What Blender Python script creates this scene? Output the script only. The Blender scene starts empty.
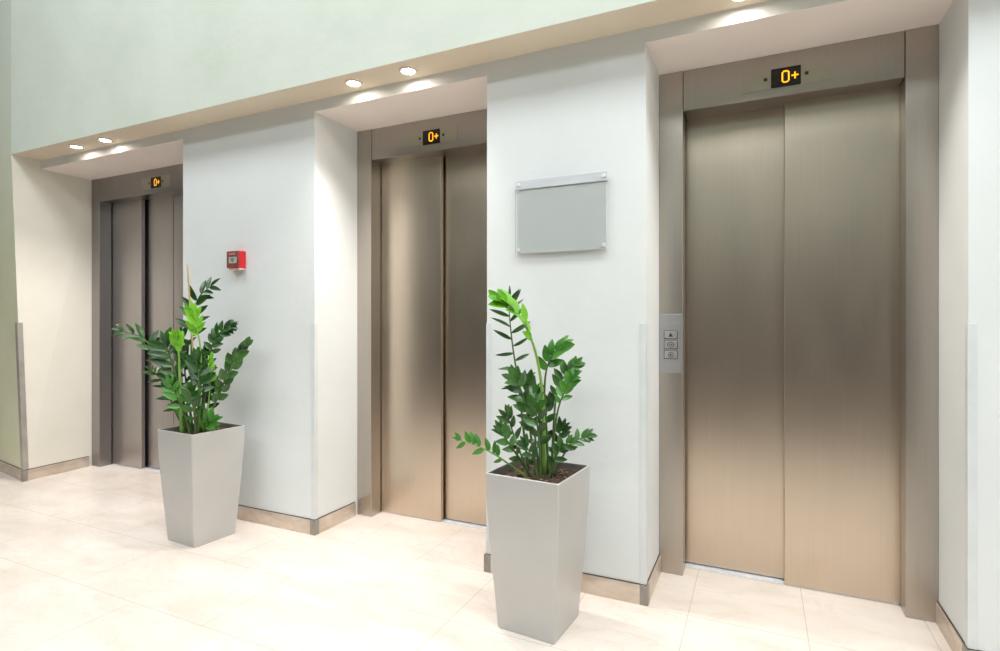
import bpy, bmesh, math, random
from mathutils import Vector, Matrix

random.seed(7)
C = bpy.context.scene.collection
PI = math.pi

# ------------------------------------------------------------------ helpers
def lin(c):
    return tuple((x/12.92 if x <= .04045 else ((x+.055)/1.055)**2.4) for x in [v/255 for v in c])

def new_mat(name):
    m = bpy.data.materials.new(name); m.use_nodes = True
    nt = m.node_tree
    return m, nt, nt.nodes['Principled BSDF']

def noise_mat(name, c1, c2, scale=6, rough=.6, bump=0., metal=0., stretch=(1, 1, 1), detail=4,
              aniso=0., bscale=None, spec=.5, sub=0., coat=0.):
    m, nt, p = new_mat(name)
    tc = nt.nodes.new('ShaderNodeTexCoord'); mp = nt.nodes.new('ShaderNodeMapping')
    mp.inputs['Scale'].default_value = stretch
    nt.links.new(tc.outputs['Object'], mp.inputs['Vector'])
    n = nt.nodes.new('ShaderNodeTexNoise'); n.inputs['Scale'].default_value = scale
    n.inputs['Detail'].default_value = detail
    nt.links.new(mp.outputs[0], n.inputs['Vector'])
    r = nt.nodes.new('ShaderNodeValToRGB')
    r.color_ramp.elements[0].color = (*lin(c1), 1); r.color_ramp.elements[0].position = .3
    r.color_ramp.elements[1].color = (*lin(c2), 1); r.color_ramp.elements[1].position = .7
    nt.links.new(n.outputs['Fac'], r.inputs[0]); nt.links.new(r.outputs[0], p.inputs['Base Color'])
    p.inputs['Roughness'].default_value = rough; p.inputs['Metallic'].default_value = metal
    p.inputs['Specular IOR Level'].default_value = spec
    if aniso:
        p.inputs['Anisotropic'].default_value = aniso
    if coat:
        p.inputs['Coat Weight'].default_value = coat; p.inputs['Coat Roughness'].default_value = .15
    if sub:
        p.inputs['Subsurface Weight'].default_value = sub
        p.inputs['Subsurface Radius'].default_value = (.01, .02, .005)
    if bump:
        n2 = nt.nodes.new('ShaderNodeTexNoise'); n2.inputs['Scale'].default_value = bscale or scale*4
        n2.inputs['Detail'].default_value = 5
        nt.links.new(mp.outputs[0], n2.inputs['Vector'])
        b = nt.nodes.new('ShaderNodeBump'); b.inputs['Strength'].default_value = bump
        b.inputs['Distance'].default_value = .01
        nt.links.new(n2.outputs['Fac'], b.inputs['Height']); nt.links.new(b.outputs[0], p.inputs['Normal'])
    return m

def emit_mat(name, c, s):
    m, nt, p = new_mat(name)
    p.inputs['Base Color'].default_value = (*lin(c), 1)
    p.inputs['Emission Color'].default_value = (*lin(c), 1)
    p.inputs['Emission Strength'].default_value = s
    return m

def brushed_steel(name, c1, c2, rough=.34, sx=3.0):
    """stainless steel with fine vertical brushing and cloudy patches"""
    m, nt, p = new_mat(name)
    L = nt.links.new
    tc = nt.nodes.new('ShaderNodeTexCoord')
    mp = nt.nodes.new('ShaderNodeMapping'); mp.inputs['Scale'].default_value = (sx*60, sx*60, 1.2)
    L(tc.outputs['Object'], mp.inputs['Vector'])
    fine = nt.nodes.new('ShaderNodeTexNoise'); fine.inputs['Scale'].default_value = 2.0
    fine.inputs['Detail'].default_value = 3
    L(mp.outputs[0], fine.inputs['Vector'])
    cloud = nt.nodes.new('ShaderNodeTexNoise'); cloud.inputs['Scale'].default_value = 5
    cloud.inputs['Detail'].default_value = 5
    mp2 = nt.nodes.new('ShaderNodeMapping'); mp2.inputs['Scale'].default_value = (1.5, 1.5, .6)
    L(tc.outputs['Object'], mp2.inputs['Vector']); L(mp2.outputs[0], cloud.inputs['Vector'])
    mx = nt.nodes.new('ShaderNodeMath'); mx.operation = 'MULTIPLY_ADD'
    L(fine.outputs['Fac'], mx.inputs[0]); mx.inputs[1].default_value = .65
    ml = nt.nodes.new('ShaderNodeMath'); ml.operation = 'MULTIPLY'; ml.inputs[1].default_value = .35
    L(cloud.outputs['Fac'], ml.inputs[0]); L(ml.outputs[0], mx.inputs[2])
    r = nt.nodes.new('ShaderNodeValToRGB')
    r.color_ramp.elements[0].color = (*lin(c1), 1); r.color_ramp.elements[0].position = .25
    r.color_ramp.elements[1].color = (*lin(c2), 1); r.color_ramp.elements[1].position = .75
    L(mx.outputs[0], r.inputs[0]); L(r.outputs[0], p.inputs['Base Color'])
    p.inputs['Metallic'].default_value = 1.0
    rr = nt.nodes.new('ShaderNodeMapRange'); rr.inputs['To Min'].default_value = rough-.02
    rr.inputs['To Max'].default_value = rough+.03
    L(cloud.outputs['Fac'], rr.inputs['Value']); L(rr.outputs[0], p.inputs['Roughness'])
    b = nt.nodes.new('ShaderNodeBump'); b.inputs['Strength'].default_value = .06
    b.inputs['Distance'].default_value = .002
    L(fine.outputs['Fac'], b.inputs['Height']); L(b.outputs[0], p.inputs['Normal'])
    return m

def box(bm, x0, x1, y0, y1, z0, z1, mi=0):
    vs = [bm.verts.new((x, y, z)) for z in (z0, z1) for y in (y0, y1) for x in (x0, x1)]
    for f in ((0, 2, 3, 1), (4, 5, 7, 6), (0, 1, 5, 4), (1, 3, 7, 5), (3, 2, 6, 7), (2, 0, 4, 6)):
        fc = bm.faces.new([vs[i] for i in f]); fc.material_index = mi
    return vs

def prism(bm, pts, axis, a0, a1, mi=0):
    """extrude a 2-D outline along axis 'x','y' or 'z'"""
    def mk(p, a):
        return {'y': (p[0], a, p[1]), 'z': (p[0], p[1], a), 'x': (a, p[0], p[1])}[axis]
    A = [bm.verts.new(mk(p, a0)) for p in pts]; B = [bm.verts.new(mk(p, a1)) for p in pts]
    n = len(pts)
    fs = [bm.faces.new(A), bm.faces.new(B[::-1])]
    for i in range(n):
        fs.append(bm.faces.new([A[(i+1) % n], A[i], B[i], B[(i+1) % n]]))
    for f in fs: f.material_index = mi
    return fs

def lathe(bm, prof, cx, cy, n=32, mi=0, cap=True):
    rings = []
    for r, z in prof:
        rings.append([bm.verts.new((cx+r*math.cos(2*PI*k/n), cy+r*math.sin(2*PI*k/n), z)) for k in range(n)])
    for a, b in zip(rings, rings[1:]):
        for k in range(n):
            f = bm.faces.new([a[k], a[(k+1) % n], b[(k+1) % n], b[k]]); f.material_index = mi; f.smooth = True
    if cap:
        bm.faces.new(rings[0][::-1]).material_index = mi; bm.faces.new(rings[-1]).material_index = mi

def tube(bm, pts, radii, n=8, mi=0):
    rings = []
    for i, p in enumerate(pts):
        t = (pts[min(i+1, len(pts)-1)]-pts[max(i-1, 0)]).normalized()
        u = t.orthogonal().normalized() if i == 0 else (u - t*u.dot(t)).normalized()
        v = t.cross(u)
        rings.append([bm.verts.new(p+(u*math.cos(2*PI*k/n)+v*math.sin(2*PI*k/n))*radii[i]) for k in range(n)])
    for a, b in zip(rings, rings[1:]):
        for k in range(n):
            f = bm.faces.new([a[k], a[(k+1) % n], b[(k+1) % n], b[k]]); f.smooth = True; f.material_index = mi
    bm.faces.new(rings[0][::-1]); bm.faces.new(rings[-1])

def obj(name, bm, mats, parent=None, bevel=0., recalc=True, seg=2):
    if recalc: bmesh.ops.recalc_face_normals(bm, faces=bm.faces)
    if parent is not None:      # vertices are written relative to the thing's base point
        root = parent
        while root.parent is not None: root = root.parent
        bmesh.ops.translate(bm, verts=bm.verts, vec=-Vector(root.location))
    me = bpy.data.meshes.new(name); bm.to_mesh(me); bm.free()
    for m in (mats if isinstance(mats, (list, tuple)) else [mats]): me.materials.append(m)
    o = bpy.data.objects.new(name, me); C.objects.link(o)
    if parent is not None:
        o.parent = parent
    if bevel:
        b = o.modifiers.new('bevel', 'BEVEL'); b.width = bevel; b.segments = seg; b.limit_method = 'ANGLE'
        b.angle_limit = math.radians(40)
    return o

def bxo(name, dims, mat, parent=None, bevel=0.):
    bm = bmesh.new(); box(bm, *dims); return obj(name, bm, mat, parent, bevel)

def struct(o):
    o['kind'] = 'structure'; return o

def thing(name, label, cat, loc=(0, 0, 0), group=None):
    o = bpy.data.objects.new(name, None); C.objects.link(o); o.location = loc
    o.empty_display_size = .1
    o['label'] = label; o['category'] = cat
    if group: o['group'] = group
    return o

# ------------------------------------------------------------------ materials
M_pier = noise_mat('white_plaster', (226, 230, 229), (233, 236, 235), 2.2, .55, .10, bscale=24)
M_alcove = noise_mat('alcove_bounce_pink', (246, 236, 229), (249, 240, 234), 3, .6, .05)  # pink tint puts warm bounce light into the alcove ceiling colour
M_upper = noise_mat('pale_green_plaster', (216, 224, 210), (226, 232, 221), 2.4, .6, .22, bscale=13)
M_soffit = noise_mat('soffit_bounce_beige', (226, 212, 190), (231, 219, 198), 3, .6, .05)  # beige puts light bounced off the floor into the soffit colour
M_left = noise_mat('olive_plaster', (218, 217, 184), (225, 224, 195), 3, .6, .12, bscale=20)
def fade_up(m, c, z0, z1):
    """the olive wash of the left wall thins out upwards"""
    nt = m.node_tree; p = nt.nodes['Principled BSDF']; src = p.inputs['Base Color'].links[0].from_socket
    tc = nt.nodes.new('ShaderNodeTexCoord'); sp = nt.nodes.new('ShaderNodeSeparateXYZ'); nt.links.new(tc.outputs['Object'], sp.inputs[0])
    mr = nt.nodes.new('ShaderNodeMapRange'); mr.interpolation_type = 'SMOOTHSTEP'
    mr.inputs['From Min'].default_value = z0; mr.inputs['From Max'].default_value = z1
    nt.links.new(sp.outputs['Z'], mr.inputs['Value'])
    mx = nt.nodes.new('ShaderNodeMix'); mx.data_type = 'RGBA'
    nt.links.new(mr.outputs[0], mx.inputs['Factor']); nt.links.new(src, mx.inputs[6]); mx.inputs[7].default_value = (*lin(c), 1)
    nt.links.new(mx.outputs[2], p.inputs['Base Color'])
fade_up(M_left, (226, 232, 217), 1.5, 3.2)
M_reveal = noise_mat('cream_plaster', (229, 225, 212), (235, 231, 220), 3, .6, .10, bscale=20)
M_ceil = noise_mat('white_ceiling_paint', (235, 235, 230), (240, 240, 236), 2, .7)
M_rear = noise_mat('unseen_wall_reflected_dark', (62, 58, 54), (74, 69, 65), 1, .7)  # dark tone invented for the unseen walls, shapes the door reflections
M_rearup = noise_mat('unseen_wall_reflected_upper', (108, 118, 110), (118, 128, 120), 1, .7)  # invented as well: the tone mirrored in the upper doors
M_door = brushed_steel('brushed_door_steel', (208, 193, 176), (217, 203, 186), .29)
M_greydoor = brushed_steel('grey_door_steel', (172, 167, 166), (184, 179, 178), .31)
M_greyframe = brushed_steel('grey_frame_steel', (156, 152, 152), (168, 164, 164), .33)
M_frame = brushed_steel('brushed_frame_steel', (182, 174, 165), (194, 186, 177), .32)
M_head = brushed_steel('brushed_header_steel', (174, 169, 162), (186, 181, 174), .34)
M_base = noise_mat('baseboard_steel', (200, 184, 168), (228, 215, 202), 9, .34, .05, metal=.5, stretch=(1, 1, 3))
M_recessshade = noise_mat('recess_shadow_dark', (70, 62, 56), (90, 80, 72), 12, .7)  # dark strip painted for the recess shadow above the baseboards
M_corner = noise_mat('dull_corner_steel', (142, 136, 130), (164, 158, 152), 14, .4, metal=.4)
M_alu = noise_mat('aluminium_sill', (214, 216, 220), (230, 232, 236), 30, .35, metal=.1)
M_black = noise_mat('backing_black', (8, 8, 8), (14, 14, 13), 5, .8)
M_plate = noise_mat('satin_indicator_plate', (174, 171, 157), (182, 179, 165), 12, .32, metal=.9)
M_screen = noise_mat('black_display_glass', (10, 9, 9), (15, 13, 12), 10, .18)
M_orange = emit_mat('amber_segments', (255, 172, 22), 1.7)
M_screw = noise_mat('dark_fastener', (58, 54, 50), (74, 69, 64), 30, .5, metal=.5)
M_call = brushed_steel('call_plate_steel', (176, 176, 178), (192, 192, 194), .40)
M_btn = noise_mat('button_steel', (176, 174, 172), (190, 188, 186), 30, .35, metal=.8)
M_btnrim = noise_mat('button_dark_rim', (62, 60, 60), (80, 78, 77), 30, .5)
M_ink = noise_mat('black_ink', (26, 26, 28), (34, 34, 36), 30, .6)
M_guard = noise_mat('white_plastic_guard', (216, 220, 220), (224, 228, 228), 10, .3)
M_guardsteel = noise_mat('grey_metal_guard', (176, 170, 162), (194, 188, 180), 10, .35, metal=.4)
M_pot = noise_mat('silver_lacquer', (192, 191, 188), (196, 195, 192), 6, .34, metal=.25)
M_potin = noise_mat('pot_inner_grey', (112, 108, 102), (128, 124, 118), 20, .6)
M_soil = noise_mat('potting_soil', (44, 34, 27), (86, 68, 54), 60, .9, .8, bscale=90)
M_bark = noise_mat('bark_chips', (92, 62, 46), (142, 108, 86), 40, .85, .4)
M_leaf = noise_mat('dark_green_leaf', (28, 66, 18), (66, 116, 42), 14, .3, .0, coat=.1)
M_leafblue = noise_mat('deep_green_leaf', (22, 58, 20), (52, 100, 38), 12, .3, coat=.1)
M_mid = noise_mat('mid_green_leaf', (46, 108, 30), (84, 146, 52), 14, .36, coat=.2)
M_lime = noise_mat('lime_leaf', (96, 168, 30), (142, 206, 52), 12, .42)
M_stem = noise_mat('green_stem', (54, 82, 38), (92, 116, 62), 20, .5, stretch=(1, 1, .3))
M_limestem = noise_mat('lime_stem', (104, 150, 60), (136, 176, 84), 20, .5)
M_cane = noise_mat('bamboo_cane', (190, 160, 104), (214, 186, 132), 20, .6)
M_red = noise_mat('red_plastic', (214, 28, 38), (226, 38, 46), 10, .35)
M_reddull = noise_mat('red_frame_cover_sheen', (128, 70, 67), (146, 84, 79), 24, .4)  # duller than the case: the clear cover's reflection is in the colour
M_paper = noise_mat('pale_glass_plate', (176, 182, 172), (190, 194, 184), 30, .3)
M_signback = noise_mat('sign_silver_grey', (222, 226, 223), (227, 230, 228), 4, .4)
M_signstrip = noise_mat('sign_strip_grey', (206, 211, 213), (217, 221, 223), 8, .4, stretch=(1, 1, 12), metal=.1)
M_steelcap = noise_mat('polished_cap', (236, 238, 238), (244, 246, 246), 20, .25, metal=.1)
M_ring = noise_mat('lamp_ring_metal', (222, 210, 192), (232, 220, 204), 20, .35, metal=.1)
M_lamp = emit_mat('halogen_lens', (255, 240, 226), 85)

def acrylic():
    m, nt, p = new_mat('clear_acrylic')
    p.inputs['Base Color'].default_value = (.985, .995, .99, 1)
    p.inputs['Roughness'].default_value = .08; p.inputs['Transmission Weight'].default_value = 1.0
    p.inputs['IOR'].default_value = 1.2
    return m
M_acryl = acrylic()

def floor_mat():
    m, nt, p = new_mat('cream_stone_tiles')
    L = nt.links.new; N = nt.nodes.new
    tc = N('ShaderNodeTexCoord')
    def brick(ox, oy, w, off):
        mp = N('ShaderNodeMapping'); mp.inputs['Location'].default_value = (-ox, -oy, 0)
        L(tc.outputs['Object'], mp.inputs['Vector'])
        b = N('ShaderNodeTexBrick')
        b.offset = off; b.offset_frequency = 2; b.squash = 1
        b.inputs['Scale'].default_value = 1; b.inputs['Brick Width'].default_value = w
        b.inputs['Row Height'].default_value = .43; b.inputs['Mortar Size'].default_value = .0016
        b.inputs['Mortar Smooth'].default_value = .3; b.inputs['Bias'].default_value = 0
        b.inputs['Color1'].default_value = (.0, .0, .0, 1); b.inputs['Color2'].default_value = (1, 1, 1, 1)
        b.inputs['Mortar'].default_value = (.5, .5, .5, 1)
        L(mp.outputs[0], b.inputs['Vector']); return b
    b1 = brick(-.255-.83*20, 1.86-.43*40, .83, .5)
    b2 = brick(-.255-.415*40, 1.86-.43*40, .415, 0)
    sep = N('ShaderNodeSeparateXYZ'); L(tc.outputs['Object'], sep.inputs[0])
    gt = N('ShaderNodeMath'); gt.operation = 'GREATER_THAN'; gt.inputs[1].default_value = 1.86
    L(sep.outputs['Y'], gt.inputs[0])
    mixf = N('ShaderNodeMix'); mixf.data_type = 'FLOAT'
    L(gt.outputs[0], mixf.inputs['Factor']); L(b1.outputs['Fac'], mixf.inputs[2]); L(b2.outputs['Fac'], mixf.inputs[3])
    # stone clouds and veins
    n1 = N('ShaderNodeTexNoise'); n1.inputs['Scale'].default_value = 2.2; n1.inputs['Detail'].default_value = 6
    n1.inputs['Distortion'].default_value = .8
    mpd = N('ShaderNodeMapping'); mpd.inputs['Rotation'].default_value = (0, 0, .6); mpd.inputs['Scale'].default_value = (1, 2.2, 1)
    L(tc.outputs['Object'], mpd.inputs['Vector']); L(mpd.outputs[0], n1.inputs['Vector'])
    r = N('ShaderNodeValToRGB')
    e = r.color_ramp.elements
    e[0].position = .28; e[0].color = (*lin((222, 209, 197)), 1)
    e[1].position = .62; e[1].color = (*lin((236, 226, 217)), 1)
    L(n1.outputs['Fac'], r.inputs[0])
    n2 = N('ShaderNodeTexNoise'); n2.inputs['Scale'].default_value = 3.5; n2.inputs['Detail'].default_value = 8
    n2.inputs['Distortion'].default_value = 1.6
    L(mpd.outputs[0], n2.inputs['Vector'])
    ab = N('ShaderNodeMath'); ab.operation = 'SUBTRACT'; ab.inputs[1].default_value = .5; L(n2.outputs['Fac'], ab.inputs[0])
    ab2 = N('ShaderNodeMath'); ab2.operation = 'ABSOLUTE'; L(ab.outputs[0], ab2.inputs[0])
    mr = N('ShaderNodeMapRange'); mr.inputs['From Min'].default_value = 0; mr.inputs['From Max'].default_value = .022
    mr.inputs['To Min'].default_value = .28; mr.inputs['To Max'].default_value = 0
    L(ab2.outputs[0], mr.inputs['Value'])
    mv = N('ShaderNodeMix'); mv.data_type = 'RGBA'
    L(mr.outputs[0], mv.inputs['Factor']); L(r.outputs[0], mv.inputs[6]); mv.inputs[7].default_value = (*lin((208, 190, 174)), 1)
    mm = N('ShaderNodeMix'); mm.data_type = 'RGBA'
    fm = N('ShaderNodeMath'); fm.operation = 'MULTIPLY'; fm.inputs[1].default_value = .6
    L(mixf.outputs[0], fm.inputs[0])
    L(fm.outputs[0], mm.inputs['Factor']); L(mv.outputs[2], mm.inputs[6]); mm.inputs[7].default_value = (*lin((176, 154, 130)), 1)
    mry = N('ShaderNodeMapRange'); mry.inputs['From Min'].default_value = .10; mry.inputs['From Max'].default_value = .12  # dark floor zone made up behind the camera for the doors to reflect
    L(sep.outputs['Y'], mry.inputs['Value'])
    mz = N('ShaderNodeMix'); mz.data_type = 'RGBA'
    L(mry.outputs[0], mz.inputs['Factor']); mz.inputs[6].default_value = (*lin((70, 63, 56)), 1); L(mm.outputs[2], mz.inputs[7])
    L(mz.outputs[2], p.inputs['Base Color'])
    p.inputs['Roughness'].default_value = .27; p.inputs['Specular IOR Level'].default_value = .35
    return m
M_floor = floor_mat()

# ------------------------------------------------------------------ room shell
ZS = 2.347          # soffit
ZA = 2.287          # alcove ceilings
YF, YH, YE = 2.30, 2.12, 2.63
ALC = [(-4.846, -3.25), (-2.18, -1.14), (-.42, .62)]

bm = bmesh.new()
box(bm, -8, 3.4, -4.2, 3.0, -.08, 0)
struct(obj('floor', bm, M_floor))

bm = bmesh.new()
out = [(-4.85, ZA), (-4.85, ZS), (3.4, ZS), (3.4, 0), (ALC[2][1], 0), (ALC[2][1], ZA), (ALC[2][0], ZA), (ALC[2][0], 0),
       (ALC[1][1], 0), (ALC[1][1], ZA), (ALC[1][0], ZA), (ALC[1][0], 0), (ALC[0][1], 0), (ALC[0][1], ZA)]
prism(bm, out, 'y', YF, 2.93)
for f in bm.faces:
    c = f.calc_center_median()
    if abs(c.z-ZA) < .001: f.material_index = 1
struct(obj('wall_back', bm, [M_pier, M_alcove]))
struct(bxo('wall_rear', (-4.85, 3.4, 2.93, 3.0, 0, ZS), M_black))

bm = bmesh.new()
box(bm, -4.84, 3.4, YH, 3.0, ZS, 5.2)
for f in bm.faces:
    if f.calc_center_median().z < ZS+.001: f.material_index = 1
struct(obj('wall_upper', bm, [M_upper, M_soffit]))

# left wall: the corner edge leans very slightly, the reveal runs into the first alcove
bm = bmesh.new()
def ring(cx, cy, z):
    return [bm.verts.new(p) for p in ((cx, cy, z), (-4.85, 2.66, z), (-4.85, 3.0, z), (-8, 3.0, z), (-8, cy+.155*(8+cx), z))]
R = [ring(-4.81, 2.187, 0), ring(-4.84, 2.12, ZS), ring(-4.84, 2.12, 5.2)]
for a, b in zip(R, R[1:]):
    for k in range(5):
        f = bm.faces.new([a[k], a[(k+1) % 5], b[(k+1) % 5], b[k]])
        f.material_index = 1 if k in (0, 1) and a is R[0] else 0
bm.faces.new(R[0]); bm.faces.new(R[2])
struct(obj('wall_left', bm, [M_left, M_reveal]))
struct(bxo('wall_right', (3.4, 3.5, -4.2, 3.0, 0, 5.2), M_ceil))
bm = bmesh.new(); box(bm, -8, 3.5, -4.3, -4.2, 0, 2.1, 0); box(bm, -8, 3.5, -4.3, -4.2, 2.1, 5.2, 1)
struct(obj('wall_front', bm, [M_rear, M_rearup]))
bm = bmesh.new(); box(bm, -8.1, -8, -4.2, 3.0, 0, 2.1, 0); box(bm, -8.1, -8, -4.2, 3.0, 2.1, 5.2, 1)
struct(obj('wall_side', bm, [M_rear, M_rearup]))
struct(bxo('ceiling', (-8.1, 3.5, -4.3, 3.0, 5.2, 5.3), M_ceil))

# baseboards
BH, BT = .078, .010
def base_run(bm, p, q, inner=0):
    """a strip standing on the floor along p->q, thickness to the left of the direction"""
    p, q = Vector(p), Vector(q); d = (q-p).normalized(); n = Vector((-d.y, d.x))
    pts = [p, q, q+n*BT, p+n*BT]
    prism(bm, [tuple(v) for v in pts], 'z', 0, BH, 0)
    pts = [p, q, q+n*(BT*.4), p+n*(BT*.4)]
    prism(bm, [tuple(v) for v in pts], 'z', BH, BH+.004, 1)
def corner(bm, x, y, sx):
    """a dull metal corner piece at a convex corner; sx is the side the reveal faces"""
    e = .0012; w = .022; t = BT+e
    pts = [(x+sx*t, y-t), (x+sx*t, y+w), (x, y+w), (x, y), (x-sx*w, y), (x-sx*w, y-t)]
    prism(bm, pts, 'z', .0005, BH+.002, 2)
MB = [M_base, M_recessshade, M_corner]
YB = YE-.001
bm = bmesh.new()
base_run(bm, (-2.18, YF), (-3.25, YF)); base_run(bm, (-2.18, YB), (-2.18, YF-BT)); base_run(bm, (-3.25, YF-BT), (-3.25, YB))
corner(bm, -2.18, YF, 1); corner(bm, -3.25, YF, -1)
struct(obj('baseboard_center', bm, MB))
bm = bmesh.new()
base_run(bm, (-.42, YF), (-1.14, YF)); base_run(bm, (-.42, YB), (-.42, YF-BT)); base_run(bm, (-1.14, YF-BT), (-1.14, YB))
corner(bm, -.42, YF, 1); corner(bm, -1.14, YF, -1)
struct(obj('baseboard_middle', bm, MB))
bm = bmesh.new()
base_run(bm, (3.4, YF), (.62, YF)); base_run(bm, (.62, YF-BT), (.62, YB)); corner(bm, .62, YF, -1)
struct(obj('baseboard_right', bm, MB))
bm = bmesh.new()
base_run(bm, (-4.85, YB), (-4.81, 2.187)); base_run(bm, (-4.81, 2.187), (-8, 2.187+.155*3.19))
box(bm, -4.83, -4.797, 2.172, 2.20, 0, BH+.002, 2)
struct(obj('baseboard_left', bm, MB))

# corner guards (from the baseboard up to 1.14 m)
def guard(n, x, y, sx, mat=M_guard, w=.022, z1=1.145, lean=0.):
    bm = bmesh.new(); t = .003
    fs = [bm.verts]
    pts = [(x+sx*t, y-t), (x+sx*t, y+w), (x, y+w), (x, y), (x-sx*w, y), (x-sx*w, y-t)]
    prism(bm, pts, 'z', BH+.004, z1)
    return struct(obj('trim_%d' % n, bm, mat, bevel=.0008))
guard(1, -2.18, YF, 1); guard(2, -.42, YF, 1); guard(3, -1.14, YF, -1); guard(4, .62, YF, -1)
g = guard(5, -4.81, 2.187, 1, M_guardsteel, .03)
for v in g.data.vertices:
    v.co.x -= .03*v.co.z/ZS; v.co.y -= .067*v.co.z/ZS+.004

# ------------------------------------------------------------------ elevators
def digits(bm, x, z, y):
    """amber 0 and + on the display"""
    s, t = .006, .003
    x0, x1, z0, z1 = x-.013, x+.017, z-.026, z+.026
    c = .008
    outer = [(x0+c, z0), (x1-c, z0), (x1, z0+c), (x1, z1-c), (x1-c, z1), (x0+c, z1), (x0, z1-c), (x0, z0+c)]
    k = .003
    inner = [(x0+c+k/2, z0+s), (x1-c-k/2, z0+s), (x1-s, z0+c+k/2), (x1-s, z1-c-k/2), (x1-c-k/2, z1-s), (x0+c+k/2, z1-s), (x0+s, z1-c-k/2), (x0+s, z0+c+k/2)]
    A = [bm.verts.new((p[0], y, p[1])) for p in outer]; B = [bm.verts.new((p[0], y, p[1])) for p in inner]
    for i in range(8):
        j = (i+1) % 8; bm.faces.new([A[i], A[j], B[j], B[i]])
    px, pz = x+.037, z
    for q in ((px-.013, px+.013, pz-.003, pz+.003), (px-.003, px+.003, pz+.003, pz+.014), (px-.003, px+.003, pz-.014, pz-.003)):
        bm.faces.new([bm.verts.new(p) for p in ((q[0], y, q[2]), (q[1], y, q[2]), (q[1], y, q[3]), (q[0], y, q[3]))])

def elevator(x0, x1, label, panels, call=False, YE=YE, dy=0., M_door=M_door, M_frame=M_frame, M_head=M_head):
    YE = YE+dy; panels = [(a, b, y+dy, z) for a, b, y, z in panels]
    JW, ZO = .105, 2.105
    xc = (x0+x1)/2
    t = thing('elevator', label, 'elevator', (xc, YE, 0), 'elevators along the wall')
    e = .0004
    for a, b in ((x0+e, x0+JW), (x1-JW, x1-e)):
        bxo('door_jamb', (a, b, YE, YE+.090, .001, ZA-e), M_frame, t, .0025)
    bxo('header_panel', (x0+JW+.002, x1-JW-.002, YE+.003, YE+.14, ZO, ZA-e), M_head, t, .002)
    # doors
    for a, b, y, bot in panels:
        bxo('door_panel', (a, b, y, y+.028, bot, ZO+.02), M_door, t, .0025)
    sill_x0, sill_x1 = x0+JW+.001, x1-JW-.001
    bm = bmesh.new()
    box(bm, sill_x0, sill_x1, 2.7295+dy, 2.86, .0005, .005)
    for gy in (2.755, 2.79):
        box(bm, sill_x0, sill_x1, gy+dy, gy+dy+.004, .005, .006)
    obj('door_sill', bm, M_alu, t)
    bxo('dark_backing', (x0+e, x1-e, 2.885, 2.915, .001, ZA-e), M_black, t)  # added dark backing, stops leaks past the doors
    # position indicator
    yp = YE+.003
    pl = bxo('indicator_plate', (xc-.167, xc+.167, yp-.0025, yp, 2.139, 2.226), M_plate, t, .001)
    bxo('display_screen', (xc-.056, xc+.056, yp-.0055, yp-.0025, 2.1425, 2.2225), M_screen, pl, .004)
    bm = bmesh.new(); digits(bm, xc-.003, 2.183, yp-.006); o = obj('floor_readout', bm, M_orange, pl, recalc=False)
    o['label'] = 'amber readout 0+'
    for sx in (-.077, .077):
        bm = bmesh.new(); box(bm, xc+sx-.007, xc+sx+.007, yp-.004, yp-.0025, 2.177, 2.191)
        obj('fastener', bm, M_screw, pl, .002)
    if call:
        ax, bx_ = x0+.004, x0+JW-.003
        cp = bxo('call_panel', (ax, bx_, YE-.003, YE, .918, 1.186), M_call, t, .001)
        cx = x0+.053
        for k, zc in enumerate((1.092, 1.046, 1.001)):
            b = bxo('call_button', (cx-.031, cx+.031, YE-.0055, YE-.003, zc-.020, zc+.020), M_btnrim, cp, .0015)
            bxo('button_face', (cx-.0275, cx+.0275, YE-.0075, YE-.0055, zc-.0165, zc+.0165), M_btn, b, .001)
            y = YE-.0078
            bm = bmesh.new()
            def tri(pts): bm.faces.new([bm.verts.new((cx+px, y, zc+pz)) for px, pz in pts])
            if k == 0:
                tri([(-.010, -.009), (.010, -.009), (0, .010)])
            else:
                n = 20; ro, ri = .0125, .0100
                sxx = 1.25 if k == 1 else 1
                A = [bm.verts.new((cx+sxx*ro*math.cos(2*PI*i/n), y, zc+ro*math.sin(2*PI*i/n))) for i in range(n)]
                B = [bm.verts.new((cx+sxx*ri*math.cos(2*PI*i/n), y, zc+ri*math.sin(2*PI*i/n))) for i in range(n)]
                for i in range(n): bm.faces.new([A[i], A[(i+1) % n], B[(i+1) % n], B[i]])
                if k == 1:
                    tri([(-.008, 0), (-.002, -.005), (-.002, .005)]); tri([(.008, 0), (.002, .005), (.002, -.005)])
                else:
                    tri([(-.006, -.001), (.006, -.001), (0, .007)]); tri([(-.005, -.005), (.005, -.005), (.005, -.003), (-.005, -.003)])
            obj('button_symbol', bm, M_ink, b, recalc=False)
    return t

YD1, YD2 = 2.725, 2.768
elevator(*ALC[0], 'far left grey steel elevator, widest of the three, partly behind the cane-staked plant',
         [(-4.745, -4.365, YD1, .008), (-4.39, -4.050, YD2, .010), (-4.046, -3.706, YD2, .010), (-3.731, -3.351, YD1, .008)], dy=.02,
         M_door=M_greydoor, M_frame=M_greyframe, M_head=M_greyframe)
elevator(*ALC[1], 'middle steel elevator between the two white piers, its right edge hidden by a pier',
         [(-2.09, -1.655, YD1, .006), (-1.70, -1.23, YD2, .010)], dy=.02)
elevator(*ALC[2], 'nearest steel elevator at right with the call button panel on its frame',
         [(-.33, .14, YD2, .010), (.098, .53, YD1, .006)], call=True)

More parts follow.
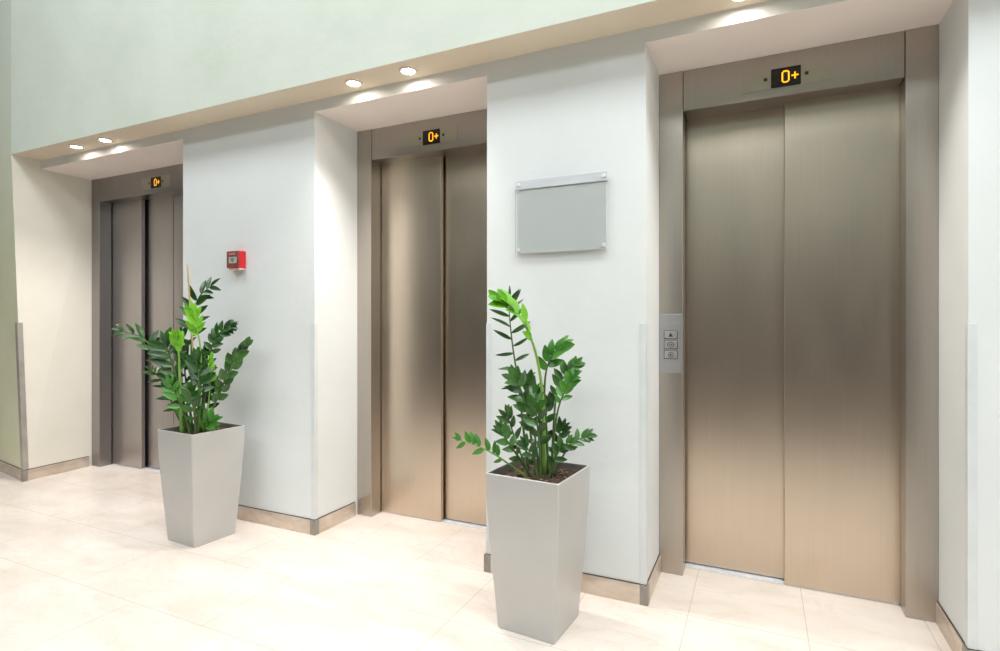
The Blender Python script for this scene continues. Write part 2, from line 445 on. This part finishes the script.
# ------------------------------------------------------------------ wall fittings
# blank sign
t = thing('wall_sign', 'blank silver grey sign plate on the white pier above the nearer planter', 'sign', (-.7785, YF, 1.44))
X0, X1, Z0, Z1 = -.986, -.571, 1.450, 1.776
ZL = 1.737
bxo('sign_panel', (X0+.006, X1-.006, YF-.020, YF-.012, Z0+.004, ZL-.002), M_signback, t, .001)
o = bxo('header_strip', (X0, X1, YF-.027, YF-.012, ZL, Z1), M_signstrip, t, .001); o['label'] = 'brushed steel strip across the top'
bxo('clear_cover', (X0, X1, YF-.0265, YF-.0215, Z0, ZL-.0015), M_acryl, t, .0008)
for x in (X0+.016, X1-.016):
    for z in (Z0+.020, Z1-.018):
        bm = bmesh.new(); lathe(bm, [(.0085, 0), (.0085, .003), (.0068, .005)], 0, 0, 20)
        bmesh.ops.rotate(bm, verts=bm.verts, matrix=Matrix.Rotation(PI/2, 3, 'X'))
        bmesh.ops.translate(bm, verts=bm.verts, vec=(x, YF-.0268, z))
        sp = obj('standoff_cap', bm, M_steelcap, t)
for x in (X0+.05, X1-.05):
    bxo('wall_spacer', (x-.012, x+.012, YF-.012, YF, Z0+.05, ZL-.04), M_steelcap, t)

# fire alarm call point
t = thing('fire_alarm', 'small red fire alarm call point on the white wall above the farther plant', 'fire alarm', (-2.75, YF, 1.51))
x0, x1, z0, z1 = -2.80, -2.70, 1.462, 1.560
bxo('case', (x0, x1, YF-.046, YF, z0, z1), M_red, t, .004)
bm = bmesh.new()
yf = YF-.046
box(bm, x0+.001, x1-.001, yf-.005, yf, z0+.002, z1-.002)
o = obj('front_frame', bm, M_reddull, t, .002); o['label'] = 'red front frame, cover reflection painted in'
pp = bxo('glass_plate', (x0+.022, x1-.016, yf-.0075, yf-.005, z0+.026, z0+.062), M_paper, t, .001)
bm = bmesh.new()
for a, b, c, d in ((-.014, .014, .008, .011), (-.016, .016, .001, .004), (-.012, .012, -.006, -.003), (-.004, .004, -.013, -.009)):
    xc, zc = (x0+x1)/2+.003, z0+.046
    bm.faces.new([bm.verts.new(p) for p in ((xc+a, yf-.0079, zc+c), (xc+b, yf-.0079, zc+c), (xc+b, yf-.0079, zc+d), (xc+a, yf-.0079, zc+d))])
obj('glass_marking', bm, M_screw, pp, recalc=False)
bxo('header_label', (x0+.022, x1-.030, yf-.0065, yf-.005, z1-.024, z1-.012), noise_mat('label_pink_grey', (176, 120, 112), (190, 136, 126), 30, .5), t)
bxo('hinge_cover_lip', (x0+.012, x1-.004, YF-.043, YF-.004, z0-.012, z0), noise_mat('pale_pink_plastic', (228, 190, 184), (236, 200, 194), 10, .3), t, .002)

# downlights in the soffit
DL = [(-4.22, 'outer of the two downlights over the far left elevator'), (-3.896, 'inner of the two downlights over the far left elevator, nearer the middle of the room'),
      (-1.84, 'left one of the two downlights over the middle elevator'), (-1.515, 'right one of the two downlights over the middle elevator'),
      (-.06, 'single downlight cut off by the top edge above the nearest elevator'), (.265, None)]
first = None
for x, lab in DL:
    loc = (x, 2.212, ZS)
    if first is None:
        t = thing('downlight', lab, 'ceiling light', loc, 'round recessed downlights in the beige soffit')
        bm = bmesh.new()
        lathe(bm, [(.031, ZS-.0005), (.031, ZS-.004), (.036, ZS-.008), (.043, ZS-.004), (.044, ZS-.0005)], x, loc[1], 32, cap=False)
        ringo = obj('trim_ring', bm, M_ring, t)
        bm = bmesh.new(); lathe(bm, [(.030, ZS-.001), (.030, ZS-.0025), (.022, ZS-.005), (.008, ZS-.0062)], x, loc[1], 32)
        lens = obj('lamp_lens', bm, M_lamp, t)
        first = (t, ringo, lens)
    else:
        if lab is not None:
            t = first[0].copy(); C.objects.link(t); t.location = loc; t['label'] = lab
            for ch in first[1:]:
                c = ch.copy(); C.objects.link(c); c.parent = t
    ld = bpy.data.lights.new('halogen_spot', 'SPOT'); ld.energy = 50 if x < -1 else 24; ld.color = (1, .92, .87)
    ld.spot_size = math.radians(104); ld.spot_blend = .9; ld.shadow_soft_size = .02
    lo = bpy.data.objects.new('halogen_spot', ld); C.objects.link(lo); lo.location = (x, 2.212, ZS-.014)

# ------------------------------------------------------------------ potted plants
CAMR = Vector((.906, .424, 0)); CAMF = Vector((-.423, .906, 0)); UP = Vector((0, 0, 1))

def make_pot(t, cx, cy, rz):
    """tall tapered square planter with gently bowed sides"""
    prof = [(.115, 0), (.1165, .004), (.1295, .18), (.1420, .36), (.1490, .50), (.151, .5835), (.1498, .585)]
    inner = [(.1435, .585), (.142, .58), (.135, .50)]
    bm = bmesh.new()
    rot = Matrix.Rotation(rz, 3, 'Z')
    def loop(a, z, c=.004):
        pts = []
        for sx, sy, order in ((1, 1, 0), (-1, 1, 1), (-1, -1, 0), (1, -1, 1)):
            p = [(sx*a, sy*(a-c)), (sx*(a-c), sy*a)]
            if order: p.reverse()
            pts += p
        return [bm.verts.new(Vector((cx, cy, 0))+rot@Vector((x, y, z))) for x, y in pts]
    rings = [loop(a, z) for a, z in prof+inner]
    n = 8
    for i, (a, b) in enumerate(zip(rings, rings[1:])):
        for k in range(n):
            f = bm.faces.new([a[k], a[(k+1) % n], b[(k+1) % n], b[k]])
            if i >= len(prof)-1+1: f.material_index = 1
    bm.faces.new(rings[0][::-1])
    bm.faces.new(rings[-1]).material_index = 1
    obj('planter', bm, [M_pot, M_potin], t)
    # soil
    bm = bmesh.new()
    g = 22; a = .1375
    vv = [[bm.verts.new(Vector((cx, cy, 0))+rot@Vector((-a+2*a*i/g, -a+2*a*j/g, .552+random.uniform(-.005, .006)+.010*math.exp(-((i-g/2)**2+(j-g/2)**2)/40)))) for i in range(g+1)] for j in range(g+1)]
    for j in range(g):
        for i in range(g):
            f = bm.faces.new([vv[j][i], vv[j][i+1], vv[j+1][i+1], vv[j+1][i]]); f.smooth = True
    so = obj('soil', bm, M_soil, t)
    bm = bmesh.new()
    for k in range(60):
        x, y = random.uniform(-.12, .12), random.uniform(-.12, .12)
        p = Vector((cx, cy, 0))+rot@Vector((x, y, .562))
        m = Matrix.Translation(p)@Matrix.Rotation(random.uniform(0, 6.3), 4, 'Z')@Matrix.Rotation(random.uniform(-.5, .5), 4, 'X')@Matrix.Diagonal((random.uniform(.006, .013), random.uniform(.004, .008), random.uniform(.002, .005), 1))
        bmesh.ops.create_icosphere(bm, subdivisions=1, radius=1, matrix=m)
    bk = obj('bark_mulch', bm, M_bark, so); bk['kind'] = 'stuff'

def catmull(pts, n=22):
    P = [pts[0]*2-pts[1]]+list(pts)+[pts[-1]*2-pts[-2]]
    out = []
    for i in range(n+1):
        s = i/n*(len(pts)-1); k = min(int(s), len(pts)-2); f = s-k
        a, b, c, d = P[k:k+4]
        out.append(.5*((2*b)+(c-a)*f+(2*a-5*b+4*c-d)*f*f+(3*b-a-3*c+d)*f*f*f))
    return out

def leaf(bm, base, direc, normal, L, W, curl=.25, fold=.35, mi=0):
    d = direc.normalized(); n = (normal-d*normal.dot(d)).normalized(); s = d.cross(n)
    N = 8; prev = None
    for i in range(N+1):
        t = i/N
        w = W*.5*max(.0, (math.sin(PI*min(1, t**.85)))**.72)*(1-.22*t)
        if i == 0: w = W*.05
        if i == N: w = W*.004
        c = base + d*(L*t*(1-.10*curl*t)) - n*(curl*L*.5*t*t)
        f = fold*w
        cur = [bm.verts.new(c - s*w + n*f), bm.verts.new(c), bm.verts.new(c + s*w + n*f)]
        if prev:
            for k in (0, 1):
                fc = bm.faces.new([prev[k], prev[k+1], cur[k+1], cur[k]]); fc.smooth = True; fc.material_index = mi
        prev = cur

def frond(t, P, pts, L=.058, W=.027, start=.35, pairs=7, phi=0., tilt=.35, mat=M_leaf, smat=M_stem, r0=.007, ang=58, curl=.3, fold=.35, label=None, mode='both', grow=1.0, jit=.30):
    """pts: (sideways cm, up cm, depth cm) measured from the soil centre, as seen from the front of the lobby"""
    c = [P + CAMR*(a/100)+UP*(b/100)+CAMF*(d/100) for a, b, d in pts]
    line = catmull(c, 26)
    n = len(line)
    bm = bmesh.new()
    tube(bm, line, [r0*(1-.75*(i/(n-1))**1.1) for i in range(n)], 8)
    st = obj('stem', bm, smat, t)
    if label: st['label'] = label
    bm = bmesh.new()
    face = (-CAMF*math.cos(phi)+CAMR*math.sin(phi)+UP*tilt).normalized()
    pairs = max(3, round(pairs*.86))
    for k in range(pairs*2):
        f = start+(1-start)*(k/(pairs*2-1))*.97
        i = min(n-2, int(f*(n-1))); p = line[i].lerp(line[i+1], f*(n-1)-i)
        T = (line[i+1]-line[i]).normalized()
        S = T.cross(face).normalized(); S = S*(1 if k % 2 else -1)
        if mode == 'up' and S.z < 0 and k % 4 != 0: S = -S
        F = S.cross(T) if k % 2 == 0 else T.cross(S)
        F = face-T*face.dot(T); F.normalize()
        q = k/(pairs*2-1)
        a = math.radians(ang*(1-.45*q)+random.uniform(-14, 14))
        D = T*math.cos(a)+S*math.sin(a)+F*(.12+random.uniform(-jit, jit))
        nn = (F+S*(-.12)+Vector((random.uniform(-.55, .55), random.uniform(-.55, .55), random.uniform(-.35, .5)))).normalized()
        sc = grow*(.72+.42*math.sin(PI*min(1, .12+.80*q)))*random.uniform(.88, 1.1)
        leaf(bm, p, D, nn, L*sc, W*sc, curl*random.uniform(.3, 1.4), fold)
    T = (line[-1]-line[-3]).normalized()
    leaf(bm, line[-1], T+face*.1, face-T*face.dot(T), L*.7*grow, W*.7*grow, curl, fold)
    lv = obj('leaflets', bm, mat, st, recalc=False)
    return st

def measured(base):
    """offsets from the soil centre (sideways, up, depth in cm) of points read off the photograph at a given depth"""
    r0, z0 = CAMR.dot(base), CAMF.dot(base)
    def f(*pts):
        return [(100*((u-500)/556*(z0+d/100)-r0), 100*(1.15-(v-322)/556*(z0+d/100)-base.z), d) for u, v, d in pts]
    return f

# ---- nearer plant
PB = Vector((-.768, 1.999, 0))
tb = thing('potted_plant', 'nearer potted plant in tall silver square planter beside the nearest elevator', 'potted plant', PB, 'potted plants in tall silver planters')
make_pot(tb, PB.x, PB.y, math.radians(-5))
P = PB+UP*.560; Q = measured(P)
frond(tb, P, Q((545, 478, 0), (544, 420, -1), (542, 385, -1), (536, 352, -1), (526, 326, -2), (512, 308, -3), (500, 301, -4)), .074, .040, .58, 7, .7, .3, M_lime, M_limestem, .008, 36, .3, .35, 'pale green stem of the bright new shoot')
frond(tb, P, Q((530, 476, 3), (524, 430, 4), (519, 385, 5), (513, 345, 5), (510, 315, 5), (510, 299, 5)), .082, .017, .40, 9, .15, .8, M_leafblue, M_stem, .0055, 84, .45, .3)
frond(tb, P, Q((549, 476, 2), (547, 430, 2), (545, 395, 1), (547, 370, 0), (554, 354, -1), (564, 346, -2)), .066, .036, .60, 6, -.4, .4, M_mid, M_stem, .006, 42)
frond(tb, P, Q((552, 476, 4), (554, 430, 5), (557, 395, 5), (565, 376, 5), (576, 364, 5)), .058, .030, .50, 7, .3, .5, M_leaf, M_stem, .006, 55)
frond(tb, P, Q((551, 478, -3), (554, 440, -4), (559, 408, -5), (567, 388, -6), (575, 376, -7)), .048, .024, .55, 7, -.3, .5, M_mid, M_stem, .0055, 50)
frond(tb, P, Q((555, 476, 0), (563, 457, 1), (573, 443, 2), (582, 438, 3), (589, 436, 3)), .046, .022, .30, 6, .2, .6, M_leaf, M_stem, .005, 55)
frond(tb, P, Q((528, 478, -2), (512, 466, -3), (496, 455, -4), (478, 446, -5), (460, 440, -6)), .046, .021, .40, 6, .15, .4, M_mid, M_limestem, .005, 66, mode='up')
frond(tb, P, Q((533, 478, -3), (519, 457, -4), (507, 440, -5), (500, 428, -5)), .052, .027, .30, 6, .3, .4, M_leaf, M_stem, .006, 52)
frond(tb, P, Q((530, 477, 0), (519, 448, 0), (511, 425, 0), (508, 413, 0)), .052, .024, .35, 5, -.2, .4, M_leaf, M_stem, .005, 55)
frond(tb, P, Q((537, 478, 0), (532, 440, -1), (527, 410, -2), (521, 388, -2), (513, 375, -3)), .060, .030, .38, 7, .2, .5, M_leaf, M_stem, .006, 60)
frond(tb, P, Q((541, 479, -4), (540, 445, -5), (537, 415, -6), (536, 392, -6)), .056, .031, .30, 7, -.3, .5, M_leaf, M_stem, .006, 58)
frond(tb, P, Q((546, 478, 4), (545, 440, 5), (547, 412, 5), (549, 400, 5)), .054, .028, .30, 6, .4, .5, M_leafblue, M_stem, .006, 58)
frond(tb, P, Q((549, 479, -4), (555, 460, -5), (562, 448, -6), (570, 442, -7)), .050, .026, .25, 5, .1, .5, M_leaf, M_stem, .005, 55)
frond(tb, P, Q((538, 480, -6), (534, 462, -7), (529, 450, -8), (525, 443, -8)), .046, .024, .3, 5, .1, .4, M_leafblue, M_stem, .0045, 55)
frond(tb, P, Q((543, 479, 2), (540, 420, 3), (534, 392, 3), (526, 380, 3)), .056, .029, .4, 6, -.6, .5, M_leaf, M_stem, .006, 60)
frond(tb, P, Q((553, 478, 3), (556, 452, 5), (560, 434, 6), (563, 426, 6)), .050, .025, .30, 5, .1, .5, M_leafblue, M_stem, .005, 58)
frond(tb, P, Q((540, 479, 5), (536, 440, 6), (530, 415, 6), (524, 400, 6)), .054, .028, .30, 6, .1, .5, M_leaf, M_stem, .006, 60)

# ---- farther plant
PA = Vector((-2.71, 2.026, 0))
ta = thing('potted_plant', 'farther potted plant with cane stake, in silver planter by the far left elevator', 'potted plant', PA, 'potted plants in tall silver planters')
make_pot(ta, PA.x, PA.y, math.radians(-4))
P = PA+UP*.560; Q = measured(P)
frond(ta, P, Q((197, 433, 3), (193, 385, 4), (192, 345, 5), (194, 318, 5), (199, 298, 5), (211, 286, 4)), .104, .034, .42, 8, .05, .5, M_leafblue, M_stem, .008, 74)
frond(ta, P, Q((182, 434, -5), (181, 395, -6), (180, 372, -6), (179, 350, -6), (178, 340, -6)), .074, .034, .72, 5, .5, .2, M_lime, M_limestem, .010, 22, .15, .45, 'thick pale green stem of a bright new shoot')
frond(ta, P, Q((198, 433, -2), (201, 385, -3), (201, 350, -4), (197, 328, -4), (193, 312, -4)), .076, .032, .66, 7, .2, .3, M_lime, M_limestem, .007, 36, .15, .4, 'pale green stem of the taller bright new shoot')
frond(ta, P, Q((188, 433, 0), (176, 400, -2), (164, 372, -4), (154, 350, -5), (141, 337, -6), (122, 331, -7)), .080, .030, .50, 6, .15, .9, M_leaf, M_stem, .007, 55)
frond(ta, P, Q((187, 434, 2), (176, 412, 2), (167, 390, 2), (158, 376, 2), (151, 370, 2)), .064, .020, .28, 7, .7, .9, M_leaf, M_stem, .0055, 80)
frond(ta, P, Q((202, 433, 0), (205, 395, 0), (209, 362, -1), (214, 342, -1), (223, 330, -2), (232, 326, -3)), .066, .038, .46, 10, .4, .6, M_leafblue, M_stem, .007, 58, grow=.9)
frond(ta, P, Q((206, 433, 1), (212, 412, 1), (222, 388, 1), (234, 362, 0), (246, 343, 0)), .068, .052, .36, 10, .8, .3, M_leaf, M_stem, .007, 42, grow=.9)
frond(ta, P, Q((206, 432, -2), (209, 400, -2), (211, 378, -2), (212, 358, -2)), .052, .022, .55, 5, .3, .2, M_lime, M_limestem, .005, 36, .15, .4, 'thin pale green stem of a small bright shoot')
frond(ta, P, Q((198, 434, -4), (199, 400, -5), (199, 375, -5), (196, 358, -5)), .084, .040, .38, 7, .1, .5, M_leafblue, M_stem, .007, 58)
frond(ta, P, Q((203, 434, -6), (208, 425, -7), (213, 420, -8)), .074, .034, .25, 4, .0, .4, M_mid, M_stem, .006, 50)
frond(ta, P, Q((192, 434, -1), (182, 395, -2), (174, 368, -3), (168, 350, -3), (165, 342, -3)), .096, .042, .42, 7, .2, .5, M_leafblue, M_stem, .007, 58)
frond(ta, P, Q((194, 434, 4), (188, 395, 5), (184, 360, 6), (182, 338, 6)), .096, .042, .40, 7, -.3, .5, M_leaf, M_stem, .007, 60)
frond(ta, P, Q((190, 434, -5), (184, 412, -6), (177, 396, -7), (171, 384, -8)), .074, .034, .28, 6, .2, .4, M_mid, M_stem, .006, 56)
frond(ta, P, Q((200, 434, 2), (203, 400, 2), (205, 372, 2), (206, 352, 1)), .080, .040, .36, 7, .2, .5, M_leafblue, M_stem, .007, 58)
frond(ta, P, Q((196, 435, -6), (195, 415, -7), (192, 400, -8), (190, 390, -8)), .070, .034, .26, 6, .2, .4, M_leaf, M_stem, .006, 58)
frond(ta, P, Q((204, 434, 4), (208, 410, 5), (211, 394, 5), (213, 384, 5)), .070, .034, .30, 6, .3, .5, M_leaf, M_stem, .006, 56)
frond(ta, P, Q((190, 434, 3), (180, 405, 3), (173, 388, 3), (168, 376, 3)), .080, .036, .30, 6, .2, .5, M_leafblue, M_stem, .006, 58)

# cane
bm = bmesh.new()
c = [P+CAMR*(a/100)+UP*(b/100)+CAMF*(d/100) for a, b, d in Q((196, 436, 2), (194, 365, 2), (190, 300, 2), (187.8, 264, 2))]
line = catmull(c, 12); tube(bm, line, [.0052-.0012*i/12 for i in range(13)], 10)
for i in (3, 6, 9):
    tube(bm, [line[i]-UP*.003, line[i]+UP*.003], [.0058, .0058], 10)
obj('support_cane', bm, M_cane, ta)

# ------------------------------------------------------------------ light
w = bpy.data.worlds.new('lobby_air'); bpy.context.scene.world = w; w.use_nodes = True
w.node_tree.nodes['Background'].inputs[0].default_value = (.9, .95, 1, 1)
w.node_tree.nodes['Background'].inputs[1].default_value = .3

def area(name, loc, rot, sx, sy, e, col):
    d = bpy.data.lights.new(name, 'AREA'); d.shape = 'RECTANGLE'; d.size = sx; d.size_y = sy; d.energy = e; d.color = col
    o = bpy.data.objects.new(name, d); C.objects.link(o); o.location = loc; o.rotation_euler = rot
    return o
area('unseen_overhead_light', (-3.2, .0, 5.15), (math.radians(0), 0, 0), 3.0, 1.4, 110, (.93, .97, 1))
area('unseen_overhead_light', (1.4, .0, 5.15), (math.radians(0), 0, 0), 3.0, 1.4, 170, (.93, .97, 1))

area('unseen_overhead_light', (-1.5, -3.0, 5.15), (0, 0, 0), 6.0, 1.2, 190, (.93, .97, 1))  # added fill, no such lamp seen; brightens the pier fronts

# ------------------------------------------------------------------ camera
cd = bpy.data.cameras.new('camera'); cam = bpy.data.objects.new('camera', cd); C.objects.link(cam)
cam.location = (0, 0, 1.15); cam.rotation_euler = (PI/2, 0, math.atan2(.423, .906))
cd.sensor_width = 36; cd.lens = 36*.556; cd.shift_y = -.0035; cd.clip_start = .05
sc = bpy.context.scene; sc.camera = cam
sc.view_settings.view_transform = 'Standard'
sc.view_settings.look = 'None'
sc.view_settings.exposure = -0.10
